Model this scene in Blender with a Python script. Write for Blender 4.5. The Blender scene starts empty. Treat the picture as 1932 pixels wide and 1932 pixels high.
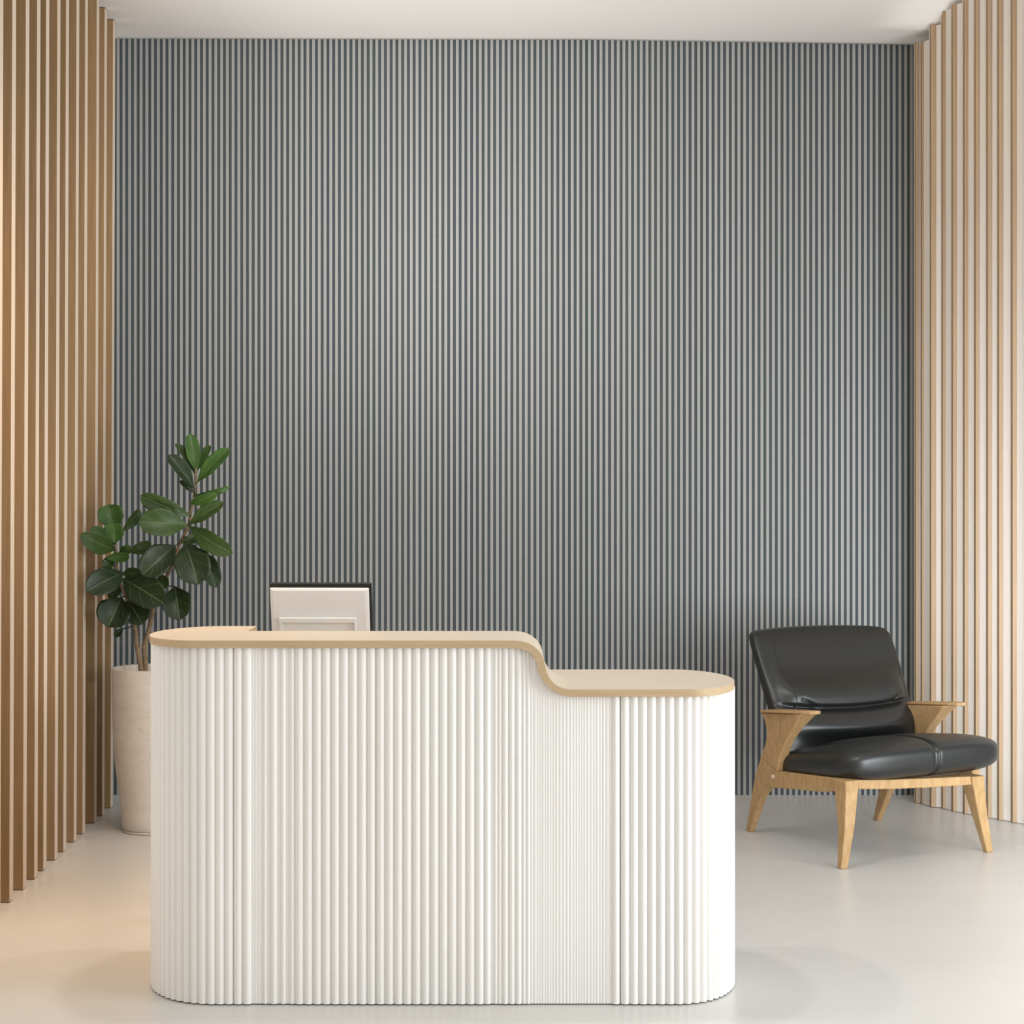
import bpy, bmesh, math, random
from mathutils import Vector, Matrix
random.seed(7)
scene = bpy.context.scene
COL = scene.collection

# ---------------------------------------------------------------- camera
F, CX, HZ, H = 3390.0, 966.0, 930.0, 1.54          # focal length in px, principal x, horizon row, eye height
cam_d = bpy.data.cameras.new('camera'); cam = bpy.data.objects.new('camera', cam_d); COL.objects.link(cam)
cam_d.sensor_width = 36.0; cam_d.lens = 36.0 * F / 1932.0
cam_d.shift_y = -(966.0 - HZ) / 1932.0
cam.location = (0, 0, H); cam.rotation_euler = (math.pi / 2, 0, 0)
scene.camera = cam

# ---------------------------------------------------------------- world, lights, exposure
w = bpy.data.worlds.new('world'); scene.world = w; w.use_nodes = True
bg = w.node_tree.nodes['Background']; bg.inputs[0].default_value = (1.0, 0.98, 0.95, 1); bg.inputs[1].default_value = 0.44
def area(name, loc, target, sx, sy, power, col):
    l = bpy.data.lights.new(name, 'AREA'); l.shape = 'RECTANGLE'; l.size = sx; l.size_y = sy
    l.energy = power; l.color = col
    o = bpy.data.objects.new(name, l); COL.objects.link(o); o.location = loc
    o.rotation_euler = (Vector(target) - Vector(loc)).to_track_quat('-Z', 'Y').to_euler()
    return o
area('window_daylight', (3.6, 4.2, 1.4), (-0.4, 7.3, 1.3), 2.6, 2.4, 104, (0.90, 0.96, 1.0))
low = area('board_fill_light', (2.3, 4.1, 0.95), (2.9, 8.6, 0.70), 1.2, 1.3, 17, (0.91, 0.96, 1.0)); low.data.spread = math.radians(60)  # added narrow-beam fill, no real window: brightens the lower right boards
area('front_daylight', (0.6, 0.4, 2.4), (0.2, 7.0, 1.2), 2.4, 1.1, 21, (0.94, 0.98, 1.0))
area('desk_downlight', (-0.58, 5.70, 3.30), (-0.58, 5.70, 0.0), 0.12, 0.12, 12.5, (1.0, 0.95, 0.88))
area('desk_downlight', (0.10, 5.78, 3.30), (0.10, 5.78, 0.0), 0.12, 0.12, 11, (0.97, 0.98, 1.0))
warm = area('warm_ceiling_light', (-1.3, 6.4, 3.80), (-1.5, 6.4, 0.0), 0.20, 0.20, 5.4, (1.0, 0.57, 0.22)); warm.data.spread = math.radians(62)
area('slat_ceiling_light', (1.6, 7.6, 3.78), (2.3, 8.6, 2.2), 0.4, 0.4, 1.5, (1.0, 0.56, 0.28))
wash = area('wall_wash_light', (-0.3, 5.9, 3.70), (-0.4, 9.16, 2.65), 0.5, 0.3, 8, (1.0, 0.98, 0.95)); wash.data.spread = math.radians(75)
up = area('ceiling_fill_light', (-0.6, 7.3, 0.4), (-0.75, 8.35, 3.86), 2.3, 0.5, 8.5, (1.0, 0.985, 0.96)); up.data.spread = math.radians(80)  # added unseen fill behind the desk, there to brighten the ceiling
scene.view_settings.view_transform = 'Standard'; scene.view_settings.look = 'None'
scene.view_settings.gamma = 1.0; scene.view_settings.use_curve_mapping = False
scene.view_settings.exposure = 0.34

# ---------------------------------------------------------------- helpers
def tag(o, label=None, cat=None, group=None, kind=None):
    if label: o['label'] = label
    if cat: o['category'] = cat
    if group: o['group'] = group
    if kind: o['kind'] = kind
    return o
def link_bm(name, bm, mat, parent=None, smooth=False, angle=None):
    me = bpy.data.meshes.new(name); bm.normal_update(); bm.to_mesh(me); bm.free()
    for m in (mat if isinstance(mat, (list, tuple)) else [mat]): me.materials.append(m)
    if smooth:
        for p in me.polygons: p.use_smooth = True
        if angle: me.set_sharp_from_angle(angle=math.radians(angle))
    o = bpy.data.objects.new(name, me); COL.objects.link(o)
    if parent: o.parent = parent
    return o
def empty(name, loc, rz=0.0):
    o = bpy.data.objects.new(name, None); COL.objects.link(o)
    o.location = loc; o.rotation_euler = (0, 0, rz); o.empty_display_size = 0.1
    return o
def bevel(o, width, seg=2, angle=40):
    m = o.modifiers.new('bevel', 'BEVEL'); m.width = width; m.segments = seg
    m.limit_method = 'ANGLE'; m.angle_limit = math.radians(angle)
    return o
def box(bm, x0, x1, y0, y1, z0, z1):
    v = [bm.verts.new(p) for p in ((x0,y0,z0),(x1,y0,z0),(x1,y1,z0),(x0,y1,z0),(x0,y0,z1),(x1,y0,z1),(x1,y1,z1),(x0,y1,z1))]
    for f in ((0,3,2,1),(4,5,6,7),(0,1,5,4),(1,2,6,5),(2,3,7,6),(3,0,4,7)): bm.faces.new([v[i] for i in f])
    return v
def prism(bm, a, b):
    """two matching outlines (lists of points) joined into a closed solid"""
    va = [bm.verts.new(p) for p in a]; vb = [bm.verts.new(p) for p in b]; n = len(a)
    bm.faces.new(va[::-1]); bm.faces.new(vb)
    for i in range(n): bm.faces.new((va[i], va[(i+1) % n], vb[(i+1) % n], vb[i]))
    bmesh.ops.recalc_face_normals(bm, faces=bm.faces)
def tube(bm, pts, rad, n=8, cap=True):
    pts = [Vector(p) for p in pts]; rings = []
    if not isinstance(rad, (list, tuple)): rad = [rad] * len(pts)
    up = Vector((0.13, 0.97, 0.2))
    for i, p in enumerate(pts):
        t = (pts[min(i+1, len(pts)-1)] - pts[max(i-1, 0)]).normalized()
        a = t.cross(up)
        if a.length < 1e-4: a = t.cross(Vector((1, 0, 0)))
        a.normalize(); b = t.cross(a)
        rings.append([bm.verts.new(p + (a*math.cos(2*math.pi*k/n) + b*math.sin(2*math.pi*k/n))*rad[i]) for k in range(n)])
    for r0, r1 in zip(rings, rings[1:]):
        for k in range(n): bm.faces.new((r0[k], r0[(k+1) % n], r1[(k+1) % n], r1[k]))
    if cap: bm.faces.new(rings[0][::-1]); bm.faces.new(rings[-1])
def spline(pts, n):
    """Catmull-Rom through pts"""
    P = [Vector(p) for p in pts]; P = [2*P[0]-P[1]] + P + [2*P[-1]-P[-2]]; out = []
    for i in range(1, len(P)-2):
        for k in range(n):
            t = k/n
            out.append(0.5*((2*P[i]) + (P[i+1]-P[i-1])*t + (2*P[i-1]-5*P[i]+4*P[i+1]-P[i+2])*t*t + (3*P[i]-P[i-1]-3*P[i+1]+P[i+2])*t**3))
    out.append(P[-2]); return out
def at(x, y, d):
    """the point in the room that stands d metres in front of the eye at a given row and column"""
    return Vector(((x-CX)*d/F, d, H-(y-HZ)*d/F))

# ---------------------------------------------------------------- materials
def nm(name, rough=0.5, spec=0.5):
    m = bpy.data.materials.new(name); m.use_nodes = True
    nt = m.node_tree; b = nt.nodes['Principled BSDF']
    b.inputs['Roughness'].default_value = rough; b.inputs['Specular IOR Level'].default_value = spec
    return m, nt, b
def N(nt, t, **k):
    n = nt.nodes.new(t)
    for a, v in k.items(): setattr(n, a, v)
    return n
def ramp(nt, stops, interp='LINEAR'):
    r = N(nt, 'ShaderNodeValToRGB'); r.color_ramp.interpolation = interp
    e = r.color_ramp.elements
    while len(e) < len(stops): e.new(0.5)
    for el, (p, c) in zip(e, stops): el.position = p; el.color = (*c, 1)
    return r
def coords(nt, scale=(1, 1, 1), out='Object'):
    tc = N(nt, 'ShaderNodeTexCoord'); mp = N(nt, 'ShaderNodeMapping'); mp.inputs['Scale'].default_value = scale
    nt.links.new(tc.outputs[out], mp.inputs[0]); return mp.outputs[0]
def noise(nt, vec, scale, detail=4, rough=0.5):
    n = N(nt, 'ShaderNodeTexNoise'); n.inputs['Scale'].default_value = scale
    n.inputs['Detail'].default_value = detail; n.inputs['Roughness'].default_value = rough
    nt.links.new(vec, n.inputs['Vector']); return n.outputs['Fac']
def bump(nt, b, h, strength, dist=0.01):
    bp = N(nt, 'ShaderNodeBump'); bp.inputs['Strength'].default_value = strength; bp.inputs['Distance'].default_value = dist
    nt.links.new(h, bp.inputs['Height']); nt.links.new(bp.outputs[0], b.inputs['Normal'])
def mth(nt, op, a, bb=None, c=None):
    n = N(nt, 'ShaderNodeMath', operation=op)
    for i, v in enumerate((a, bb, c)):
        if v is None: continue
        if isinstance(v, (int, float)): n.inputs[i].default_value = v
        else: nt.links.new(v, n.inputs[i])
    return n.outputs[0]
def noisy(name, c0, c1, scale=(1, 1, 1), ns=4.0, rough=0.5, spec=0.5, bstr=0.0, bdist=0.002, detail=5):
    m, nt, b = nm(name, rough, spec); v = coords(nt, scale); f = noise(nt, v, ns, detail)
    r = ramp(nt, [(0.3, c0), (0.7, c1)]); nt.links.new(f, r.inputs[0]); nt.links.new(r.outputs[0], b.inputs['Base Color'])
    if bstr: bump(nt, b, f, bstr, bdist)
    return m
M = {}
M['ceiling'] = noisy('ceiling_paint', (0.88, 0.855, 0.825), (0.90, 0.875, 0.845), ns=2, rough=0.9, spec=0.1)
M['white'] = noisy('wall_paint', (0.80, 0.765, 0.72), (0.82, 0.785, 0.74), ns=2, rough=0.9, spec=0.1)
M['slat_shaded'] = noisy('slat_wood_in_shade', (0.29, 0.175, 0.083), (0.36, 0.23, 0.12), scale=(30, 30, 1.2), ns=2.5, rough=0.55, spec=0.25, bstr=0.15)  # shade on the camera-facing slat faces, put into a darker wood colour
M['slat_lit'] = noisy('slat_wood_in_light', (0.70, 0.57, 0.45), (0.76, 0.63, 0.51), scale=(30, 30, 1.2), ns=2.5, rough=0.55, spec=0.25)  # same slat wood coloured paler, as lit on its room-facing side
M['batten'] = noisy('honey_wood', (0.36, 0.245, 0.145), (0.44, 0.31, 0.19), scale=(40, 40, 1.0), ns=2.5, rough=0.55, spec=0.25, bstr=0.1)
M['board'] = noisy('pale_ash', (0.75, 0.69, 0.63), (0.81, 0.75, 0.69), scale=(22, 22, 0.7), ns=2.2, rough=0.6, spec=0.2)
M['counter'] = noisy('pale_counter_wood', (0.615, 0.52, 0.41), (0.655, 0.56, 0.45), scale=(1.2, 14, 14), ns=3, rough=0.42, spec=0.35)
M['edge'] = noisy('counter_edge_wood', (0.47, 0.335, 0.19), (0.54, 0.395, 0.24), scale=(2, 20, 60), ns=3, rough=0.5, spec=0.3)
M['flute'] = noisy('cream_lacquer', (0.83, 0.805, 0.77), (0.86, 0.835, 0.80), scale=(3, 3, 0.4), ns=3, rough=0.5, spec=0.3)
M['oak'] = noisy('oak_wood', (0.40, 0.245, 0.105), (0.52, 0.335, 0.165), scale=(14, 14, 5), ns=4, rough=0.45, spec=0.35, bstr=0.12)
M['leather'] = noisy('black_leather', (0.008, 0.009, 0.009), (0.013, 0.014, 0.013), ns=260, rough=0.37, spec=0.7, bstr=0.08, bdist=0.0006)
M['thread'] = noisy('seam_leather', (0.02, 0.02, 0.018), (0.03, 0.03, 0.027), ns=300, rough=0.5, spec=0.4)
M['monitor'] = noisy('pale_plastic', (0.76, 0.73, 0.69), (0.78, 0.75, 0.71), ns=20, rough=0.45, spec=0.4)
M['black'] = noisy('black_plastic', (0.012, 0.011, 0.011), (0.018, 0.017, 0.016), ns=30, rough=0.35, spec=0.4)
M['trunk'] = noisy('fig_bark', (0.20, 0.135, 0.075), (0.32, 0.23, 0.14), scale=(8, 8, 18), ns=5, rough=0.8, spec=0.2, bstr=0.4)
M['soil'] = noisy('pale_gravel', (0.50, 0.46, 0.41), (0.72, 0.68, 0.62), ns=120, rough=0.9, spec=0.2, bstr=0.6, bdist=0.006)

def floor_material():
    m, nt, b = nm('microcement', 0.3, 0.45)
    v = coords(nt, (0.6, 1, 1)); a = noise(nt, v, 1.3, 6, 0.6); v2 = coords(nt, (1, 3, 1)); c = noise(nt, v2, 9, 5, 0.6)
    mix = mth(nt, 'ADD', mth(nt, 'MULTIPLY', a, 0.65), mth(nt, 'MULTIPLY', c, 0.35))
    r = ramp(nt, [(0.32, (0.63, 0.61, 0.58)), (0.68, (0.69, 0.67, 0.64))]); nt.links.new(mix, r.inputs[0])
    nt.links.new(r.outputs[0], b.inputs['Base Color'])
    nt.links.new(mth(nt, 'MULTIPLY_ADD', a, 0.16, 0.24), b.inputs['Roughness'])
    bump(nt, b, c, 0.03, 0.003)
    return m
M['floor'] = floor_material()

WALL_Y = 9.16
def wallpaper():
    m, nt, b = nm('striped_wallpaper', 0.85, 0.15)
    tc = N(nt, 'ShaderNodeTexCoord'); sp = N(nt, 'ShaderNodeSeparateXYZ'); nt.links.new(tc.outputs['Object'], sp.inputs[0])
    pitch = 10.845 * WALL_Y / F; x0 = (228.3 - CX) * WALL_Y / F
    wob = noise(nt, coords(nt, (60, 1, 90)), 3.0, 3, 0.7)                      # the slightly ragged printed edge
    xs = mth(nt, 'ADD', mth(nt, 'DIVIDE', mth(nt, 'SUBTRACT', sp.outputs[0], x0), pitch), 400.5)
    xs = mth(nt, 'ADD', xs, mth(nt, 'MULTIPLY_ADD', wob, 0.08, -0.04))
    fr = mth(nt, 'ABSOLUTE', mth(nt, 'SUBTRACT', mth(nt, 'FRACT', xs), 0.5))   # 0 at the centre of a dark stripe
    mask = N(nt, 'ShaderNodeMapRange'); mask.inputs[1].default_value = 0.245; mask.inputs[2].default_value = 0.275
    nt.links.new(fr, mask.inputs[0])
    cell = mth(nt, 'FLOOR', xs); wn = N(nt, 'ShaderNodeTexWhiteNoise', noise_dimensions='1D'); nt.links.new(cell, wn.inputs['W'])
    big = noise(nt, coords(nt, (6, 1, 1.6)), 2.2, 3, 0.6)
    t = mth(nt, 'ADD', mth(nt, 'MULTIPLY', wn.outputs[0], 0.35), mth(nt, 'MULTIPLY', big, 0.65))
    dk = ramp(nt, [(0.30, (0.064, 0.082, 0.083)), (0.5, (0.070, 0.081, 0.086)), (0.70, (0.067, 0.076, 0.089))]); nt.links.new(t, dk.inputs[0])
    fine = noise(nt, coords(nt, (1, 1, 1)), 420, 3, 0.7)
    g = mth(nt, 'MULTIPLY_ADD', fine, 0.7, 0.65)
    dm = N(nt, 'ShaderNodeMixRGB', blend_type='MULTIPLY'); dm.inputs[0].default_value = 1
    nt.links.new(dk.outputs[0], dm.inputs[1]); nt.links.new(g, dm.inputs[2])
    mx = N(nt, 'ShaderNodeMixRGB'); nt.links.new(mask.outputs[0], mx.inputs[0]); nt.links.new(dm.outputs[0], mx.inputs[1])
    mx.inputs[2].default_value = (0.36, 0.355, 0.34, 1)
    nt.links.new(mx.outputs[0], b.inputs['Base Color'])
    return m
M['wallpaper'] = wallpaper()

def travertine():
    m, nt, b = nm('pitted_stone', 0.75, 0.25)
    v = coords(nt, (1, 1, 2.4)); a = noise(nt, v, 9, 6, 0.6)
    vo = N(nt, 'ShaderNodeTexVoronoi'); vo.inputs['Scale'].default_value = 48; nt.links.new(v, vo.inputs['Vector'])
    sel = noise(nt, coords(nt, (1, 1, 1.5)), 11, 2)
    pit = N(nt, 'ShaderNodeMapRange'); pit.inputs[1].default_value = 0.07; pit.inputs[2].default_value = 0.16
    nt.links.new(vo.outputs['Distance'], pit.inputs[0])
    gate = N(nt, 'ShaderNodeMapRange'); gate.inputs[1].default_value = 0.50; gate.inputs[2].default_value = 0.46; nt.links.new(sel, gate.inputs[0])
    pv = mth(nt, 'MAXIMUM', pit.outputs[0], gate.outputs[0])
    r = ramp(nt, [(0.3, (0.73, 0.64, 0.55)), (0.7, (0.81, 0.73, 0.65))]); nt.links.new(a, r.inputs[0])
    mx = N(nt, 'ShaderNodeMixRGB'); mx.inputs[1].default_value = (0.20, 0.14, 0.10, 1)
    nt.links.new(pv, mx.inputs[0]); nt.links.new(r.outputs[0], mx.inputs[2]); nt.links.new(mx.outputs[0], b.inputs['Base Color'])
    bump(nt, b, mth(nt, 'ADD', pv, mth(nt, 'MULTIPLY', a, 0.4)), 0.35, 0.003)
    return m
M['stone'] = travertine()

def leaf_material(name, c0, c1):
    m, nt, b = nm(name, 0.36, 0.36)
    uv = N(nt, 'ShaderNodeUVMap'); sp = N(nt, 'ShaderNodeSeparateXYZ'); nt.links.new(uv.outputs[0], sp.inputs[0])
    u = mth(nt, 'ABSOLUTE', mth(nt, 'MULTIPLY_ADD', sp.outputs[0], 2.0, -1.0)); v = sp.outputs[1]
    mid = N(nt, 'ShaderNodeMapRange'); mid.inputs[1].default_value = 0.055; mid.inputs[2].default_value = 0.02; nt.links.new(u, mid.inputs[0])
    lat = mth(nt, 'ABSOLUTE', mth(nt, 'SUBTRACT', mth(nt, 'FRACT', mth(nt, 'SUBTRACT', mth(nt, 'MULTIPLY', v, 3.6), mth(nt, 'MULTIPLY', u, 1.3))), 0.5))
    lt = N(nt, 'ShaderNodeMapRange'); lt.inputs[1].default_value = 0.05; lt.inputs[2].default_value = 0.015; lt.inputs[4].default_value = 0.45; nt.links.new(lat, lt.inputs[0])
    vein = mth(nt, 'MAXIMUM', mid.outputs[0], lt.outputs[0])
    f = noise(nt, coords(nt), 14, 3); r = ramp(nt, [(0.3, c0), (0.7, c1)]); nt.links.new(f, r.inputs[0])
    mx = N(nt, 'ShaderNodeMixRGB'); nt.links.new(mth(nt, 'MULTIPLY', vein, 0.42), mx.inputs[0]); nt.links.new(r.outputs[0], mx.inputs[1])
    mx.inputs[2].default_value = (0.20, 0.26, 0.10, 1); nt.links.new(mx.outputs[0], b.inputs['Base Color'])
    bump(nt, b, mth(nt, 'ADD', vein, mth(nt, 'MULTIPLY', f, 0.6)), 0.5, 0.004)
    return m
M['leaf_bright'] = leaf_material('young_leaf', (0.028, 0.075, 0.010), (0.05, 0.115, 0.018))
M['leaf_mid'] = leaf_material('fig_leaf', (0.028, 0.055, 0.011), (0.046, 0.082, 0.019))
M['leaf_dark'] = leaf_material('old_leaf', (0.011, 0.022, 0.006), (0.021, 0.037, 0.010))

# ---------------------------------------------------------------- the room
def struct(name, bm, mat, label):
    return tag(link_bm(name, bm, mat), label, None, None, 'structure')
bm = bmesh.new(); box(bm, -2.6, 4.2, -1.0, WALL_Y + 0.1, -0.1, 0.0)
struct('floor', bm, M['floor'], 'pale polished microcement floor')
bm = bmesh.new(); box(bm, -2.6, 4.2, WALL_Y, WALL_Y + 0.1, 0.0, 4.4)
struct('wall_back', bm, M['wallpaper'], 'back wall papered in thin grey and slate blue vertical stripes')
# ceiling: falls by three centimetres towards the right end of the back wall; its right edge follows the slat row
TOPL, TOPR = 3.856, 3.823
def slat_line(d): return 2.02 + (8.95 - d) * 0.60
def zc(x): return TOPL - 0.006 - min(max(0, x - 0.36), 1.69) / 1.69 * 0.027 if x > 0 else TOPL - (x + 2.6) * 0.0023
def ceil_z(x, y):                                   # coved upwards along the right slats
    t = min(max((x - 1.72) / 0.30, 0), 1); return zc(x) + t*t*(3 - 2*t) * min(max(0, (8.83 - y) * 0.75), 0.30)
bm = bmesh.new()
gx = [-2.6, -1.0, 0.0, 0.36] + [1.2 + 0.04 * k for k in range(36)] + [3.4]; gy = [-1.0, 3.0, 6.0, 7.5] + [8.0 + 0.04 * k for k in range(29)] + [WALL_Y]
gv = [[bm.verts.new((x, y, ceil_z(x, y))) for x in gx] for y in gy]
for j in range(len(gy) - 1):
    for i in range(len(gx) - 1): bm.faces.new((gv[j][i], gv[j+1][i], gv[j+1][i+1], gv[j][i+1]))
o = struct('ceiling', bm, M['ceiling'], 'smooth off-white ceiling'); so = o.modifiers.new('thickness', 'SOLIDIFY'); so.thickness = 0.08; so.offset = -1
for p in o.data.polygons: p.use_smooth = True
def left_face(d): return -1.886 - 0.0364 * (d - 6.745)
bm = bmesh.new()
prism(bm, [(left_face(-1) - 0.093, -1, 0), (left_face(WALL_Y) - 0.093, WALL_Y, 0), (left_face(WALL_Y) - 0.19, WALL_Y, 0), (left_face(-1) - 0.19, -1, 0)],
          [(left_face(-1) - 0.093, -1, 3.86), (left_face(WALL_Y) - 0.093, WALL_Y, 3.86), (left_face(WALL_Y) - 0.19, WALL_Y, 3.86), (left_face(-1) - 0.19, -1, 3.86)])
struct('wall_left', bm, M['white'], 'cream wall behind the left wooden slats')
bm = bmesh.new()
wr = [(slat_line(8.98) + 0.10, 9.16), (slat_line(8.95) + 0.10, 8.95), (slat_line(8.0) + 0.10, 8.0), (slat_line(8.0) + 0.24, 8.0), (slat_line(8.95) + 0.24, WALL_Y)]
prism(bm, [(x, y, 0) for x, y in wr], [(x, y, 4.2) for x, y in wr])
struct('wall_right', bm, M['white'], 'white wall behind the right wooden slats')

# ---------------------------------------------------------------- left slats
ORD = ['', 'second', 'third', 'fourth', 'fifth', 'sixth', 'seventh', 'eighth', 'ninth', 'tenth', 'eleventh', 'twelfth', 'thirteenth', 'fourteenth']
left_rows = [1525, 1540, 1554, 1574.5, 1590, 1608.5, 1624, 1644, 1660, 1680, 1704, 1727]
for i, yb in enumerate(left_rows):
    d = F * H / (yb - HZ); X = left_face(d); t = 0.057
    bm = bmesh.new(); lean = 0.013
    zt = 3.850
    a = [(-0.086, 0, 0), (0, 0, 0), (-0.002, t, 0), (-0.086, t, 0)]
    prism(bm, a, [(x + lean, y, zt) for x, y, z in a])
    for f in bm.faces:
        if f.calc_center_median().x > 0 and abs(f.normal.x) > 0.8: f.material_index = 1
    o = link_bm('wooden_slat', bm, [M['slat_shaded'], M['slat_lit']]); o.location = (X, d, 0.002); bevel(o, 0.003, 2)
    lab = 'tan wooden slat nearest the striped wall in the left row' if i == 0 else '%s tan wooden slat counted from the striped wall in the left row' % ORD[i]
    tag(o, lab, 'wood slat', 'wooden slats on the left wall')
# ---------------------------------------------------------------- right slats: a pale board with a honey batten on its front edge
right = [(1728, 1733.5, 1516, 79), (1739.5, 1748, 1518, 79), (1757, 1766, 1524, 47), (1779, 1786.5, 1527, 20), (1798, 1805.5, 1532, 8), (1820, 1827, 1536.5, -20),
         (1841, 1847.5, 1541, -40), (1864, 1871, 1545, -40), (1885, 1892.5, 1548.5, -40), (1910.5, 1918.5, 1553, -40), (1936, 1944, 1558, -40)]
for i, (x0, x1, yb, yt) in enumerate(right):
    d = F * H / (yb - HZ); X0 = (x0 - CX) * d / F; X1 = (x1 - CX) * d / F
    zt = min(H - (yt - HZ) * d / F, 3.95)
    e = empty('slatted_board', (X0, d, 0.002))
    tag(e, 'pale board with honey batten nearest the striped wall, behind the armchair' if i == 0 else '%s pale board with honey batten from the striped wall in the right row' % ORD[i],
        'wood slat', 'boards with battens in the right row')
    bm = bmesh.new(); box(bm, 0, X1 - X0, 0, 0.03, 0, zt); bevel(link_bm('batten', bm, M['batten'], e), 0.002)
    nx = right[i+1] if i + 1 < len(right) else (x0 + 24, 0, yb + 5, 0)
    d2 = F * H / (nx[2] - HZ); X2 = (nx[0] - CX) * d2 / F - X0
    bm = bmesh.new()
    a = [(0.001, 0.031, 0), (X2, (d2 - d) + 0.031, 0), (X2, (d2 - d) + 0.053, 0), (0.001, 0.053, 0)]
    prism(bm, a, [(x, y, zt - 0.001) for x, y, z in a]); bevel(link_bm('board', bm, M['board'], e), 0.002)

# ---------------------------------------------------------------- reception desk
desk = tag(empty('reception_desk', (-0.2, 5.69, 0)), 'white fluted reception desk with stepped pale wood counter and rounded ends', 'desk')
DX, DY = -0.2, 5.69
def prof(pts, x):
    if x <= pts[0][0]: return pts[0][1]
    for (a, b), (c, dd) in zip(pts, pts[1:]):
        if x <= c: return b + (dd - b) * (x - a) / (c - a)
    return pts[-1][1]
DF = 5.38
def pz(px, py, d=DF): p = at(px, py, d); return (p.x, p.z)
up_px = [(960, 1208.5), (975, 1208.8), (984, 1210), (998, 1214), (1010, 1221.5), (1019.5, 1231), (1025.5, 1243), (1028.5, 1256), (1031.5, 1268), (1037, 1279), (1046, 1289.5), (1060, 1297.5), (1074, 1300.3), (1090, 1300.5)]
lo_px = [(955, 1222.5), (972, 1223), (984, 1225), (997, 1230), (1006, 1238.5), (1012, 1250), (1015, 1262), (1019, 1274), (1026, 1286.5), (1036, 1297), (1047, 1306), (1060, 1312), (1074, 1314.3), (1090, 1314.5)]
ups = [pz(*p) for p in up_px]; los = [pz(*p) for p in lo_px]
ups = [tuple(v)[:2] for v in spline([(a, b, 0) for a, b in ups], 3)]; los = [tuple(v)[:2] for v in spline([(a, b, 0) for a, b in los], 3)]
ZH, ZL = ups[0][1], ups[-1][1]
XL, XR = -1.136, 0.6995
YF, YB, YLEDGE = 5.38, 5.985, 5.755
XS = -0.848                                                      # where the deeper wing ends
stations = []                                                    # (x, ztop, xlow, zlow, yfront, yback)
ec = 0.19
for k in range(15):
    a = k / 14 * math.pi / 2; c = math.sin(a); x = XL + ec * (1 - math.cos(a)); hy = (YB - 0.02 - YF) / 2; ym = YF + hy
    stations.append((x, ZH, x, los[0][1], ym - hy * c if k else ym - 0.012, ym + hy * c if k else ym + 0.012))
stations.append((XS, ZH, XS, los[0][1], YF, YB - 0.02)); stations.append((XS + 0.0005, ZH, XS + 0.0005, los[0][1], YF, YLEDGE))
for k in range(1, 8):
    x = XS + (ups[0][0] - XS) * k / 8; stations.append((x, ZH, x, los[0][1], YF, YLEDGE))
sw = False
for (a, b), (c, dd) in zip(ups, los):
    yb = YLEDGE if a < pz(1089, 1300)[0] else YB
    if yb == YB and not sw:
        sw = True; stations.append((a - 0.0003, b + 0.0005, c - 0.0003, dd + 0.0005, YF, YLEDGE))
    stations.append((a, b, c, dd, YF, yb))
for k in range(15):
    a = (1 - k / 14) * math.pi / 2; c = math.sin(a); x = XR - 0.17 * (1 - math.cos(a)); hy = (YB - YF) / 2; ym = YF + hy
    stations.append((x, ZL, x, los[-1][1], ym - hy * c if k < 14 else ym - 0.012, ym + hy * c if k < 14 else ym + 0.012))
bm = bmesh.new(); rows = []
for (a, b, c, dd, yf, yb) in stations:
    rows.append([bm.verts.new((x - DX, y - DY, z)) for x, y, z in ((a, yf, b), (a, yb, b), (c, yb, dd), (c, yf, dd))])
for r0, r1 in zip(rows, rows[1:]):
    for k in range(4):
        f = bm.faces.new((r0[k], r0[(k+1) % 4], r1[(k+1) % 4], r1[k])); f.material_index = 0 if k == 0 else 1
f = bm.faces.new(rows[0]); f.material_index = 1; f = bm.faces.new(rows[-1]); f.material_index = 1
bmesh.ops.recalc_face_normals(bm, faces=bm.faces)
o = link_bm('counter_top', bm, [M['counter'], M['edge']], desk, True, 35); bevel(o, 0.0025, 2, 50)
x1 = pz(1089, 1300)[0]; x0 = 0.104; bm = bmesh.new()          # the low counter runs on behind the curve
bv = box(bm, x0 - DX, x1 + 0.004 - DX, YLEDGE + 0.001 - DY, YB - 0.001 - DY, los[-1][1] + 0.0006, ZL - 0.0003)
for k, f in enumerate(bm.faces): f.material_index = 0 if k == 1 else 1
link_bm('counter_return', bm, [M['counter'], M['edge']], desk)
# fluted skin: walked round the plan from the wing's back corner, over the left end, the front and the right end
BXL, BXR, BYF, BYB = -1.128, 0.694, 5.404, 5.965
def plan(n=900):
    pts = []; ym = (BYF + BYB) / 2; hy = (BYB - BYF) / 2; al, ar = 0.235, 0.20
    for k in range(240): a = math.pi / 2 - k / 239 * math.pi; pts.append((BXL + al - al * math.cos(a), ym + hy * math.sin(a)))
    for k in range(1, 400): pts.append((BXL + al + (BXR - ar - BXL - al) * k / 400, BYF))
    for k in range(240): a = -math.pi / 2 + k / 239 * math.pi; pts.append((BXR - ar + ar * math.cos(a), ym + hy * math.sin(a)))
    for k in range(1, 60): pts.append((BXR - ar - (BXR - ar - 0.13) * k / 59, BYB))
    return [Vector((x, y, 0)) for x, y in pts]
path = plan(); acc = [0.0]
for p, q in zip(path, path[1:]): acc.append(acc[-1] + (q - p).length)
def on(s):
    lo, hi = 0, len(acc) - 1
    while hi - lo > 1:
        m_ = (lo + hi) // 2
        if acc[m_] <= s: lo = m_
        else: hi = m_
    t = (s - acc[lo]) / max(acc[hi] - acc[lo], 1e-9); p = path[lo].lerp(path[hi], min(max(t, 0), 1))
    tn = (path[hi] - path[lo]).normalized(); return p, Vector((tn.y, -tn.x, 0))
total = acc[-1]; s = 0.0; ribs = []
rr = random.Random(3)
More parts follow.
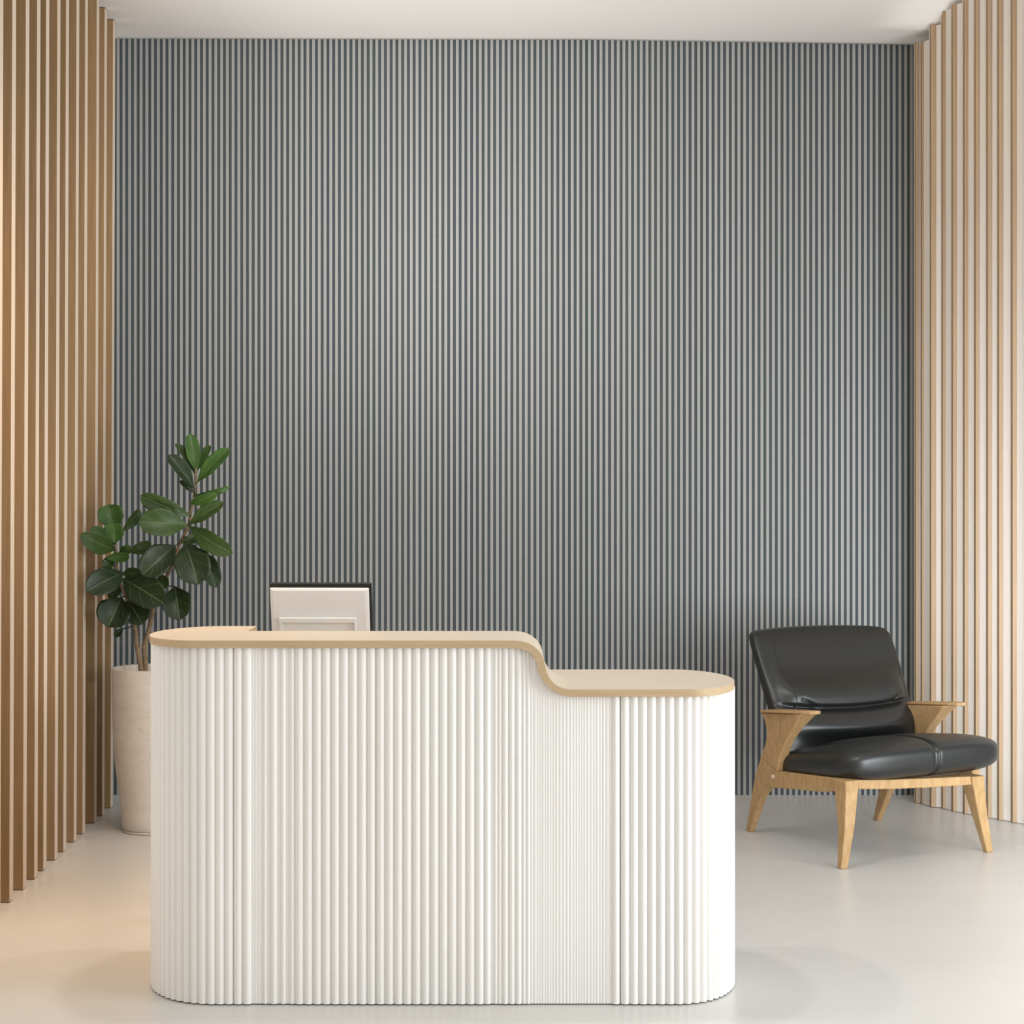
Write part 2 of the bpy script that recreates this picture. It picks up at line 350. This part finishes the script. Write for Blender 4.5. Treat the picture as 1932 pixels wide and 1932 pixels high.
while s < total - 0.012:
    p, nrm_ = on(s); px = CX + F * p.x / BYF; front = abs(p.y - BYF) < 0.002
    wdt = 0.0271
    if front:
        if 472 < px < 556: wdt = rr.choice([0.0175, 0.0075, 0.014, 0.021, 0.009])
        elif 905 < px < 1000: wdt = rr.choice([0.0165, 0.0125, 0.0085, 0.020])
        elif 1000 <= px < 1150: wdt = rr.choice([0.0075, 0.0092, 0.0082, 0.0105])
    ribs.append((s, min(s + wdt, total), front, px)); s += wdt
def skin_top(x):
    return prof(los, x) + 0.004
def panel(rs):
    bm = bmesh.new(); cols = []
    for (s0, s1, fr, px) in rs:
        wd = s1 - s0; amp = min(0.0098, wd * 0.36) if wd > 0.012 else wd * 0.16; n = 9 if wd > 0.012 else 5
        for k in range(n):
            t = k / (n - 1); p, q = on(s0 + wd * t); off = amp * math.sin(math.pi * t) ** 0.75
            pos = p + q * (off - 0.0015)
            cols.append((bm.verts.new((pos.x - DX, pos.y - DY, 0.004)), bm.verts.new((pos.x - DX, pos.y - DY, skin_top(p.x)))))
    for c0, c1 in zip(cols, cols[1:]): bm.faces.new((c0[0], c1[0], c1[1], c0[1]))
    inner = []
    step = max(1, len(cols) // 80); ks = list(range(0, len(cols), step))
    if ks[-1] != len(cols) - 1: ks.append(len(cols) - 1)
    s_a, s_b = rs[0][0], rs[-1][1]
    for k in range(81):
        p, q = on(s_a + (s_b - s_a) * k / 80); pos = p - q * 0.025
        inner.append((bm.verts.new((pos.x - DX, pos.y - DY, 0.004)), bm.verts.new((pos.x - DX, pos.y - DY, skin_top(p.x)))))
    for c0, c1 in zip(inner, inner[1:]): bm.faces.new((c1[0], c0[0], c0[1], c1[1]))
    for e in (0, -1): bm.faces.new((cols[e][0], inner[e][0], inner[e][1], cols[e][1]))
    return bm
i0 = next(i for i, r in enumerate(ribs) if r[2] and r[3] > 432); i1 = next(i for i, r in enumerate(ribs) if r[2] and r[3] > 706)
i2 = next(i for i, r in enumerate(ribs) if r[2] and r[3] > 1166)
for a, b in ((0, i0), (i0, i1), (i1, i2), (i2, len(ribs))):
    rs = ribs[a:b]; rs[-1] = (rs[-1][0], rs[-1][1] - (0.002 if b == i2 else 0.0006), rs[-1][2], rs[-1][3])
    link_bm('fluted_panel', panel(rs), M['flute'], desk, True, 50)
# staff side: backing under the ledge, work surface and its support
bm = bmesh.new(); box(bm, -0.845 - DX, 0.045 - DX, 5.715 - DY, 5.735 - DY, 0.004, 1.072); link_bm('ledge_backing', bm, M['flute'], desk)
bm = bmesh.new(); box(bm, -0.85 - DX, 0.10 - DX, 5.737 - DY, 6.42 - DY, 0.715, 0.742); bevel(link_bm('work_surface', bm, M['counter'], desk), 0.003)
for x in (-0.84, 0.075):
    bm = bmesh.new(); box(bm, x - DX, x + 0.02 - DX, 5.99 - DY, 6.40 - DY, 0.004, 0.714); link_bm('side_support', bm, M['flute'], desk)

# ---------------------------------------------------------------- monitor on the staff side
MD = 6.2
mon = tag(empty('computer_monitor', (at(606, 930, MD).x, MD + 0.06, 0.743), math.radians(-2)), 'computer monitor seen from its pale back, standing behind the reception desk counter', 'monitor')
sc = MD / F
def mx(px): return (px - 606) * sc
tilt = Matrix.Translation((0, -0.06, 0.475)) @ Matrix.Rotation(math.radians(15), 4, 'X')
def mon_part(name, bm, mat, parent=mon, bv=0.003, xf=True):
    if xf: bmesh.ops.transform(bm, matrix=tilt, verts=bm.verts)
    return bevel(link_bm(name, bm, mat, parent), bv, 3)
hw = 0.1755
bm = bmesh.new(); box(bm, -hw, hw, 0.0, 0.018, -0.262, 0.009); mon_part('bezel', bm, M['black'], bv=0.002)
bm = bmesh.new(); box(bm, -hw + 0.008, hw - 0.008, 0.016, 0.0175, -0.248, -0.01); mon_part('screen', bm, M['black'], bv=0.0004)
bm = bmesh.new()
a = [(-hw + 0.001, -0.001, -0.258), (hw - 0.008, -0.001, -0.258), (hw - 0.008, -0.001, -0.004), (-hw + 0.001, -0.001, -0.004)]
b_ = [(-hw + 0.012, -0.016, -0.240), (hw - 0.020, -0.016, -0.240), (hw - 0.020, -0.016, -0.012), (-hw + 0.012, -0.016, -0.012)]
a1 = [(x, -0.012, z) for x, y, z in a]
va = [bm.verts.new(p) for p in a]; vb = [bm.verts.new(p) for p in a1]; vc = [bm.verts.new(p) for p in b_]
for r0, r1 in ((va, vb), (vb, vc)):
    for k in range(4): bm.faces.new((r0[k], r0[(k+1) % 4], r1[(k+1) % 4], r1[k]))
bm.faces.new(vc); bm.faces.new(va[::-1]); bmesh.ops.recalc_face_normals(bm, faces=bm.faces)
shell = mon_part('back_shell', bm, M['monitor'])
# raised housing with a hollow, from column 527 to 673
bm = bmesh.new(); x0, x1 = mx(527), mx(673); zt, zb = -0.106, -0.235
o4 = [(x0, zt), (x1, zt), (x1, zb), (x0, zb)]; i4 = [(x0 + 0.011, zt - 0.017), (x1 - 0.006, zt - 0.017), (x1 - 0.006, zb + 0.012), (x0 + 0.011, zb + 0.012)]
L0 = [bm.verts.new((x, -0.016, z)) for x, z in o4]; L1 = [bm.verts.new((x, -0.031, z)) for x, z in o4]
L2 = [bm.verts.new((x, -0.032, z)) for x, z in i4]; L3 = [bm.verts.new((x, -0.020, z)) for x, z in i4]
for r0, r1 in ((L0, L1), (L1, L2), (L2, L3)):
    for k in range(4): bm.faces.new((r0[k], r0[(k+1) % 4], r1[(k+1) % 4], r1[k]))
bm.faces.new(L3); bm.faces.new(L0[::-1]); bmesh.ops.recalc_face_normals(bm, faces=bm.faces)
mon_part('port_housing', bm, M['monitor'], bv=0.0015)
bm = bmesh.new(); box(bm, -0.045, 0.045, -0.150, -0.120, 0.012, 0.295); mon_part('stand_neck', bm, M['monitor'], xf=False)
bm = bmesh.new(); box(bm, -0.11, 0.11, -0.20, 0.03, 0.0, 0.012); mon_part('stand_base', bm, M['monitor'], bv=0.005, xf=False)

# ---------------------------------------------------------------- planter and fig
PD = 8.21; pc = at(290, 0, PD).x
pot = tag(empty('planter', (pc, PD, 0)), 'tall tapered pitted stone planter beside the left end of the desk', 'plant pot')
def lathe(bm, prof_, n=72):
    rings = [[bm.verts.new((r*math.cos(2*math.pi*k/n), r*math.sin(2*math.pi*k/n), z)) for k in range(n)] for r, z in prof_]
    for r0, r1 in zip(rings, rings[1:]):
        for k in range(n): bm.faces.new((r0[k], r0[(k+1) % n], r1[(k+1) % n], r1[k]))
    return rings
bm = bmesh.new()
rg = lathe(bm, [(0.134, 0.012), (0.140, 0.018), (0.142, 0.05), (0.149, 0.12), (0.163, 0.22), (0.175, 0.32), (0.183, 0.45), (0.1875, 0.60), (0.189, 0.735), (0.188, 0.742), (0.184, 0.744), (0.172, 0.742), (0.170, 0.735), (0.168, 0.66)])
bm.faces.new(rg[0][::-1]); bm.faces.new(rg[-1]); link_bm('pot_wall', bm, M['stone'], pot, True, 50)
bm = bmesh.new(); rg = lathe(bm, [(0.128, 0.0), (0.137, 0.002), (0.139, 0.006), (0.137, 0.011)]); bm.faces.new(rg[0][::-1]); bm.faces.new(rg[-1]); link_bm('foot_ring', bm, M['stone'], pot, True, 40)
bm = bmesh.new(); rg = lathe(bm, [(0.169, 0.700), (0.12, 0.706), (0.05, 0.708)]); bm.faces.new(rg[-1]); link_bm('soil', bm, M['soil'], pot, True)

fig = tag(empty('fiddle_leaf_fig', (at(268, 0, PD).x, PD, 0.705)), 'dark green fiddle leaf fig with two thin trunks in the stone planter', 'plant')
FO = fig.location.copy()
def cp(x, y, d=0.0): return at(140 + x / 4.6, 800 + y / 4.6, PD + d) - FO
tr = [cp(620, 2215), cp(616, 2040), cp(610, 1930), cp(645, 1800), cp(690, 1600, .03), cp(760, 1420, .06), cp(850, 1220, .07), cp(920, 1030, .06), cp(985, 900, .04), cp(1020, 720, .02), cp(1050, 560, .01), cp(1056, 430), cp(1060, 380)]
trunk_r = spline(tr, 5)
tl = [cp(585, 2215, -0.02), cp(575, 2090, -0.02), cp(545, 1930, -0.02), cp(530, 1780, -0.02), cp(470, 1550, -0.02), cp(400, 1380, -0.02), cp(372, 1250, -0.02), cp(370, 1120, -0.02), cp(350, 1030, -0.02), cp(345, 960, -0.02)]
trunk_l = spline(tl, 5)
trunk_r[0].z = trunk_l[0].z = -0.01
bm = bmesh.new(); tube(bm, trunk_r, [0.0125 - 0.0085 * i / (len(trunk_r) - 1) + 0.002 * math.exp(-((i - 9) / 3) ** 2) for i in range(len(trunk_r))], 10); link_bm('trunk', bm, M['trunk'], fig, True)
bm = bmesh.new(); tube(bm, trunk_l, [0.0125 - 0.0090 * i / (len(trunk_l) - 1) for i in range(len(trunk_l))], 10); link_bm('trunk', bm, M['trunk'], fig, True)
def leaf(b, t, wid, d0, d1, mat, roll=0.0, fold=0.25, bend=0.12, shape=0.5, side=0, wave=0.0):
    """b, t: base and tip; d0, d1: how far base and tip stand behind or before the trunk; roll turns the blade about its midrib"""
    B = cp(b[0], b[1], d0); T = cp(t[0], t[1], d1); ax = T - B; L = ax.length; ax.normalize()
    view = (B + T) / 2 + FO - Vector((0, 0, H)); view.normalize()
    nrm = (-view) - ax * (-view).dot(ax); nrm.normalize(); sd = ax.cross(nrm)
    q = Matrix.Rotation(math.radians(roll), 3, ax); nrm = q @ nrm; sd = q @ sd
    hwid = wid / 4.6 * (PD + (d0 + d1) / 2) / F / 2 / max(0.35, math.cos(math.radians(roll)))
    nu, nv = 10, 18; bm = bmesh.new(); uvl = bm.loops.layers.uv.new('uv'); grid = []
    for j in range(nv + 1):
        v = j / nv; pr = max(0.0, 1 - abs(2 * v ** 1.22 - 1) ** 2.5) ** 0.52 * min(1.0, 0.42 + 1.45 * v)
        c = B + ax * (L * v) + sd * (side * L * math.sin(math.pi * v)) + nrm * (bend * L * (math.sin(math.pi * v * 0.9) - 0.35 * v))
        row = []
        for i in range(nu + 1):
            u = i / nu * 2 - 1
            off = sd * (u * hwid * pr * (1 - 0.10 * abs(fold) * abs(u))) + nrm * (fold * hwid * pr * (abs(u) ** 1.4) + wave * hwid * math.sin(v * 9 + u * 2) * abs(u))
            row.append(bm.verts.new(c + off))
        grid.append(row)
    for j in range(nv):
        for i in range(nu):
            f = bm.faces.new((grid[j][i], grid[j][i+1], grid[j+1][i+1], grid[j+1][i]))
            for lp, (ii, jj) in zip(f.loops, ((i, j), (i+1, j), (i+1, j+1), (i, j+1))): lp[uvl].uv = (ii / nu, jj / nv)
    # stalk to the nearest point of either trunk
    near = min((p for p in trunk_r[20:] + trunk_l[12:]), key=lambda p: (p - B).length)
    if (near - B).length > 0.004:
        midp = (near + B) / 2 - Vector((0, 0, 0.006))
        tube(bm, [near, midp, B, B + ax * (L * 0.08)], [0.0028, 0.0024, 0.0022, 0.0012], 6)
    o = link_bm('leaf', bm, mat, fig, True)
    m = o.modifiers.new('thickness', 'SOLIDIFY'); m.thickness = 0.0012; m.offset = 0
    return o
br, md, dkk = M['leaf_bright'], M['leaf_mid'], M['leaf_dark']
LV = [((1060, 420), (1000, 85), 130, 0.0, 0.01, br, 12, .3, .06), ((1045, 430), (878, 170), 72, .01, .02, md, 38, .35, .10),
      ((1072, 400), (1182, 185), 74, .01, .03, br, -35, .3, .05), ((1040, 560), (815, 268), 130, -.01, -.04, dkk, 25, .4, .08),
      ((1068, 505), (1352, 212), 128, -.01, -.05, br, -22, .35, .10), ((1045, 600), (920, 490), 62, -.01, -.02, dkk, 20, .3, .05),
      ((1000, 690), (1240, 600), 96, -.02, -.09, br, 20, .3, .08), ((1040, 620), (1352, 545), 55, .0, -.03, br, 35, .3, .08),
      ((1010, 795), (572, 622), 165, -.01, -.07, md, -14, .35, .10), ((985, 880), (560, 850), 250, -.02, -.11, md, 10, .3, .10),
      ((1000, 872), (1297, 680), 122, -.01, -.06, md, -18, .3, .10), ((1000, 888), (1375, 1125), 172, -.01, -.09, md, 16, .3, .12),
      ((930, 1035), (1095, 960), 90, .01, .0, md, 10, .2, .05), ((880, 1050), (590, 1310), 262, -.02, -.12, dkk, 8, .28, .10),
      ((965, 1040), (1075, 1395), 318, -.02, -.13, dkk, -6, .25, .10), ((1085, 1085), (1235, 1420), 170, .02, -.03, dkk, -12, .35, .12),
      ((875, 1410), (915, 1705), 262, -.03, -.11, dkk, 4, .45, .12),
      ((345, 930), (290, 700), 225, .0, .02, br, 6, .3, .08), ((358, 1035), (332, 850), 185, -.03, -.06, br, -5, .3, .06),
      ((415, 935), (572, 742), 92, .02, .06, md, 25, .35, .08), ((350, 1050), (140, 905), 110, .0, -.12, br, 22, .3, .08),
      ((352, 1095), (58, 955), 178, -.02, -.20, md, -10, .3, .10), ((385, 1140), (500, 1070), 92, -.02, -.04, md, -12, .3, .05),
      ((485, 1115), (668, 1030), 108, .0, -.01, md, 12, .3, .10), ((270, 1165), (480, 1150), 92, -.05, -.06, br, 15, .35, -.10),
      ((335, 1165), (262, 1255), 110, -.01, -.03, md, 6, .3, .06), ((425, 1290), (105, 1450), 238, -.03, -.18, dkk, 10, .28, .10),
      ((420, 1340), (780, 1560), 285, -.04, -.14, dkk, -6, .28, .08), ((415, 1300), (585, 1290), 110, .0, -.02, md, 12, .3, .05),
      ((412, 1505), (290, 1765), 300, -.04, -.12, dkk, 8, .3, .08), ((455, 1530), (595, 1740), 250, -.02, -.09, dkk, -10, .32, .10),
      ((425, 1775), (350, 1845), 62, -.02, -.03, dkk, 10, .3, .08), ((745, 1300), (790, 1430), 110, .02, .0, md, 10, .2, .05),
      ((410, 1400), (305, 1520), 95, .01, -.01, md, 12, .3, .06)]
for (b, t, wd, d0, d1, mt, ro, fo, be) in LV: leaf(b, t, wd, d0, d1, mt, ro, fo, be)

# ---------------------------------------------------------------- armchair
TH = math.radians(24)
chair = tag(empty('lounge_armchair', (1.548, 7.93, 0), TH), 'black leather lounge armchair with oak frame and flat paddle armrests', 'armchair')
def yz(poly, x, th, xo=lambda y, z: 0.0, tw=lambda y, z: 1.0):
    return [(x - th/2*tw(y, z) + xo(y, z), y, z) for y, z in poly], [(x + th/2*tw(y, z) + xo(y, z), y, z) for y, z in poly]
for sgn in (-1, 1):
    xs = -0.352 if sgn < 0 else 0.345
    bm = bmesh.new()
    rl = [(.435, 0), (.398, 0), (.285, .165), (.255, .198), (.21, .226), (.157, .243), (.112, .318), (.18, .345), (.245, .362), (.318, .25)]
    prism(bm, *yz(rl, xs, .046, lambda y, z: 0.03 * (1 - z/.36) if sgn < 0 else 0.03 * (1 - z/.36), lambda y, z: .62 + .38 * z/.36))
    bevel(link_bm('leg', bm, M['oak'], chair), 0.006, 3)
    bm = bmesh.new()
    sp = [(.246, .361), (.18, .345), (.111, .317), (.094, .365), (.065, .42), (.028, .472), (-.025, .522), (-.070, .560), (-.108, .594), (.222, .565), (.205, .535), (.192, .48), (.205, .43)]
    prism(bm, *yz(sp, xs if sgn < 0 else .392, .046, tw=lambda y, z: 1 + .6 * max(0, (z - .47) / .1) ** 2))
    bevel(link_bm('arm_support', bm, M['oak'], chair, True, 40), 0.006, 3)
    bm = bmesh.new()
    arm = [(-.044, .215), (-.060, .13), (-.060, 0), (-.044, -.10), (-.026, -.158), (0, -.176), (.026, -.158), (.044, -.10), (.060, 0), (.060, .13), (.044, .215), (0, .226)]
    za = lambda y: .568 + (.25 - y) * .095
    xa = xs if sgn < 0 else .415
    prism(bm, [(xa + x, y, za(y) - (.004 if abs(x) > .04 else .010)) for x, y in arm], [(xa + x, y, za(y) + .006) for x, y in arm])
    bevel(link_bm('armrest', bm, M['oak'], chair, True, 35), 0.004, 3)
    bm = bmesh.new()
    sr = [(-.345, .355), (-.345, .302), (-.25, .282), (0, .257), (.10, .246), (.157, .242), (.19, .262), (.125, .318), (0, .328)]
    prism(bm, *yz(sr, xs, .040)); bevel(link_bm('side_rail', bm, M['oak'], chair), 0.005, 3)
    # front leg: splayed, tapering
    tx, fx = (-.358, -.408) if sgn < 0 else (.285, .362); ft = -.440 if sgn < 0 else -.405
    bm = bmesh.new()
    def ring(x, y, z, a, b): return [(x - a, y - b, z), (x + a, y - b, z), (x + a, y + b, z), (x - a, y + b, z)]
    r = [ring(fx, ft, 0, .017, .015), ring(fx + (tx - fx) * .5, ft + .01, .16, .024, .026), ring(tx, -.395, .312, .031, .042), ring(tx, -.393, .356 if sgn < 0 else .334, .034, .046)]
    vs = [[bm.verts.new(p) for p in q] for q in r]
    for q0, q1 in zip(vs, vs[1:]):
        for k in range(4): bm.faces.new((q0[k], q0[(k+1) % 4], q1[(k+1) % 4], q1[k]))
    bm.faces.new(vs[0][::-1]); bm.faces.new(vs[-1]); bevel(link_bm('leg', bm, M['oak'], chair), 0.006, 3)
bm = bmesh.new(); tube(bm, [(-.3705, .143, .292), (-.378, .143, .292)], .009, 20); link_bm('dowel', bm, M['slat_lit'], chair)
bm = bmesh.new(); fr = [(-.33, .318), (-.15, .306), (.05, .300), (.262, .297), (.312, .297), (.312, .332), (.1, .338), (-.15, .346), (-.33, .356)]
prism(bm, [(x, -.425, z) for x, z in fr], [(x, -.385, z) for x, z in fr]); bevel(link_bm('front_rail', bm, M['oak'], chair), 0.005, 3)
bm = bmesh.new(); box(bm, -.335, .33, .135, .17, .255, .30); bevel(link_bm('rear_rail', bm, M['oak'], chair), 0.005, 3)

def pnorm(a, b, c, n):
    if isinstance(n, tuple):                       # (n, m): m rounds the outline in a-c, n rounds the edge towards b
        if n[0] < 3.8: b, c = c, b                 # cushions lying flat: outline in a-b
        r = (abs(a)**n[1] + abs(c)**n[1]) ** (1/n[1]); return (r**n[0] + abs(b)**n[0]) ** (1/n[0])
    return (abs(a)**n + abs(b)**n + abs(c)**n) ** (1/n)
def pillow(fn, n, res=(40, 30, 20)):
    """rounded block: the surface of a cube pushed onto a superellipsoid of power n, then placed by fn"""
    bm = bmesh.new(); cache = {}
    def P(a, b, c):
        k = (round(a, 5), round(b, 5), round(c, 5))
        if k not in cache:
            q = pnorm(a, b, c, n); cache[k] = bm.verts.new(fn(a/q, b/q, c/q))
        return cache[k]
    def g(k, r): return -1 + 2*k/r
    for ax in range(3):
        i, j = [(1, 2), (0, 2), (0, 1)][ax]
        for s_ in (-1, 1):
            for p in range(res[i]):
                for q in range(res[j]):
                    c = []
                    for dp, dq in ((0, 0), (1, 0), (1, 1), (0, 1)):
                        v = [0, 0, 0]; v[ax] = s_; v[i] = g(p + dp, res[i]); v[j] = g(q + dq, res[j]); c.append(P(*v))
                    try: bm.faces.new(c)
                    except ValueError: pass
    bmesh.ops.recalc_face_normals(bm, faces=bm.faces)
    return bm
ga = lambda x, m, s_: math.exp(-((x - m) / s_) ** 2)
def seat_fn(a, b, c):
    # a: left-right, b: front(-1)-back(1), c: down-up
    x = .030 + a * .398 + (.018 * (b + 1) * (1 - a) / 2 if a < 0 else 0); y = -.115 + b * .345
    base = .336 - (b + 1) * .036 + .010 * a
    top = base + .170 - .010 * b
    z = base + (c + 1) / 2 * (top - base)
    if c > 0:
        z += .012 * c * (1 - a*a) * (1 - b*b) - .012 * c * ga(b, 1, .5)
        z -= .016 * c * ga(x, .045, .010)
        z -= .014 * c * ga(a, -.62, .10) * ga(b, .35, .8)
    if b < 0: y += .016 * (-b) * ga(x, .045, .010) * (1 if c > -.8 else .3)
    y -= .012 * max(0, -b) * (1 - c*c)
    x += .015 * a * (1 - c*c)
    return (x, y, z)
seat = link_bm('seat_cushion', pillow(seat_fn, (3.5, 5.6), (110, 44, 26)), M['leather'], chair, True)
def on_pillow(fn, n, a, b, c, out=1.0):
    q = pnorm(a, b, c, n); return Vector(fn(a/q*out, b/q*out, c/q*out))
for da in (-.028, .028):
    pts = [on_pillow(seat_fn, (3.5, 5.6), (.045 - .026) / .402 + da, 1 - 2*k/24, 1) for k in range(3, 25)] + [on_pillow(seat_fn, (3.5, 5.6), (.045 - .026) / .402 + da, -1, 1 - 2*k/14) for k in range(1, 14)]
    bm = bmesh.new(); tube(bm, pts, .0022, 6); link_bm('seam', bm, M['thread'], seat, True)
def back_fn(a, b, c):
    # a: left-right, b: front(-1)-rear(1), c: down-up
    v = (c + 1) / 2
    z = .375 + v * .545
    hwid = .352 + .026 * v + .008 * math.sin(math.pi * v)
    x = .032 + .024 * v + a * hwid
    lean = .165 + .285 * v + .03 * v * v
    th = .068 - .016 * v
    y = lean + b * th
    y -= .050 * abs(a) ** 2.6 * (.35 + .65 * v) + .02 * (1 - v) * a * a
    if b < 0:
        m = max(0.0, -b)
        vc = .362 + .055 * a * a
        ins = 1 / (1 + math.exp((abs(a) - .86) / .05))
        d = -.030 * ga(v, vc, .022) * (.2 + .8 * ins) + .072 * ga(v, vc + .115, .130) * ins + .090 * ga(v, vc - .13, .115) * (1 - .6*a*a)
        d += .012 * math.sin(math.pi * min(1, v)) * (1 - a*a)
        d -= .006 * ga(abs(a), .90, .018) * (1 if v > vc else 0)
        for (a0, v0, a1, v1) in ((-.66, .455, -.40, .352), (.80, .485, .60, .392)):     # slanting creases at both ends of the fold
            ex, ev = (a1 - a0) * .37, (v1 - v0) * .545; px_, pv_ = (a - a0) * .37, (v - v0) * .545
            t = max(0, min(1, (px_*ex + pv_*ev) / (ex*ex + ev*ev))); dist = math.hypot(px_ - t*ex, pv_ - t*ev)
            d -= .010 * math.exp(-(dist / .009) ** 2) * (1 - .5 * abs(2*t - 1))
        y -= m * d
    z += .010 * a * (v > .5) * 0 - .012 * v * a * a
    return (x, y, z)
back = link_bm('backrest', pillow(back_fn, (4.0, 16.0), (130, 22, 150)), M['leather'], chair, True)
pts = [on_pillow(back_fn, (4.0, 16.0), -.82, -1, 1 - 2*k/40) for k in range(0, 27)]
bm = bmesh.new(); tube(bm, pts, .0026, 6); link_bm('seam', bm, M['thread'], back, True)
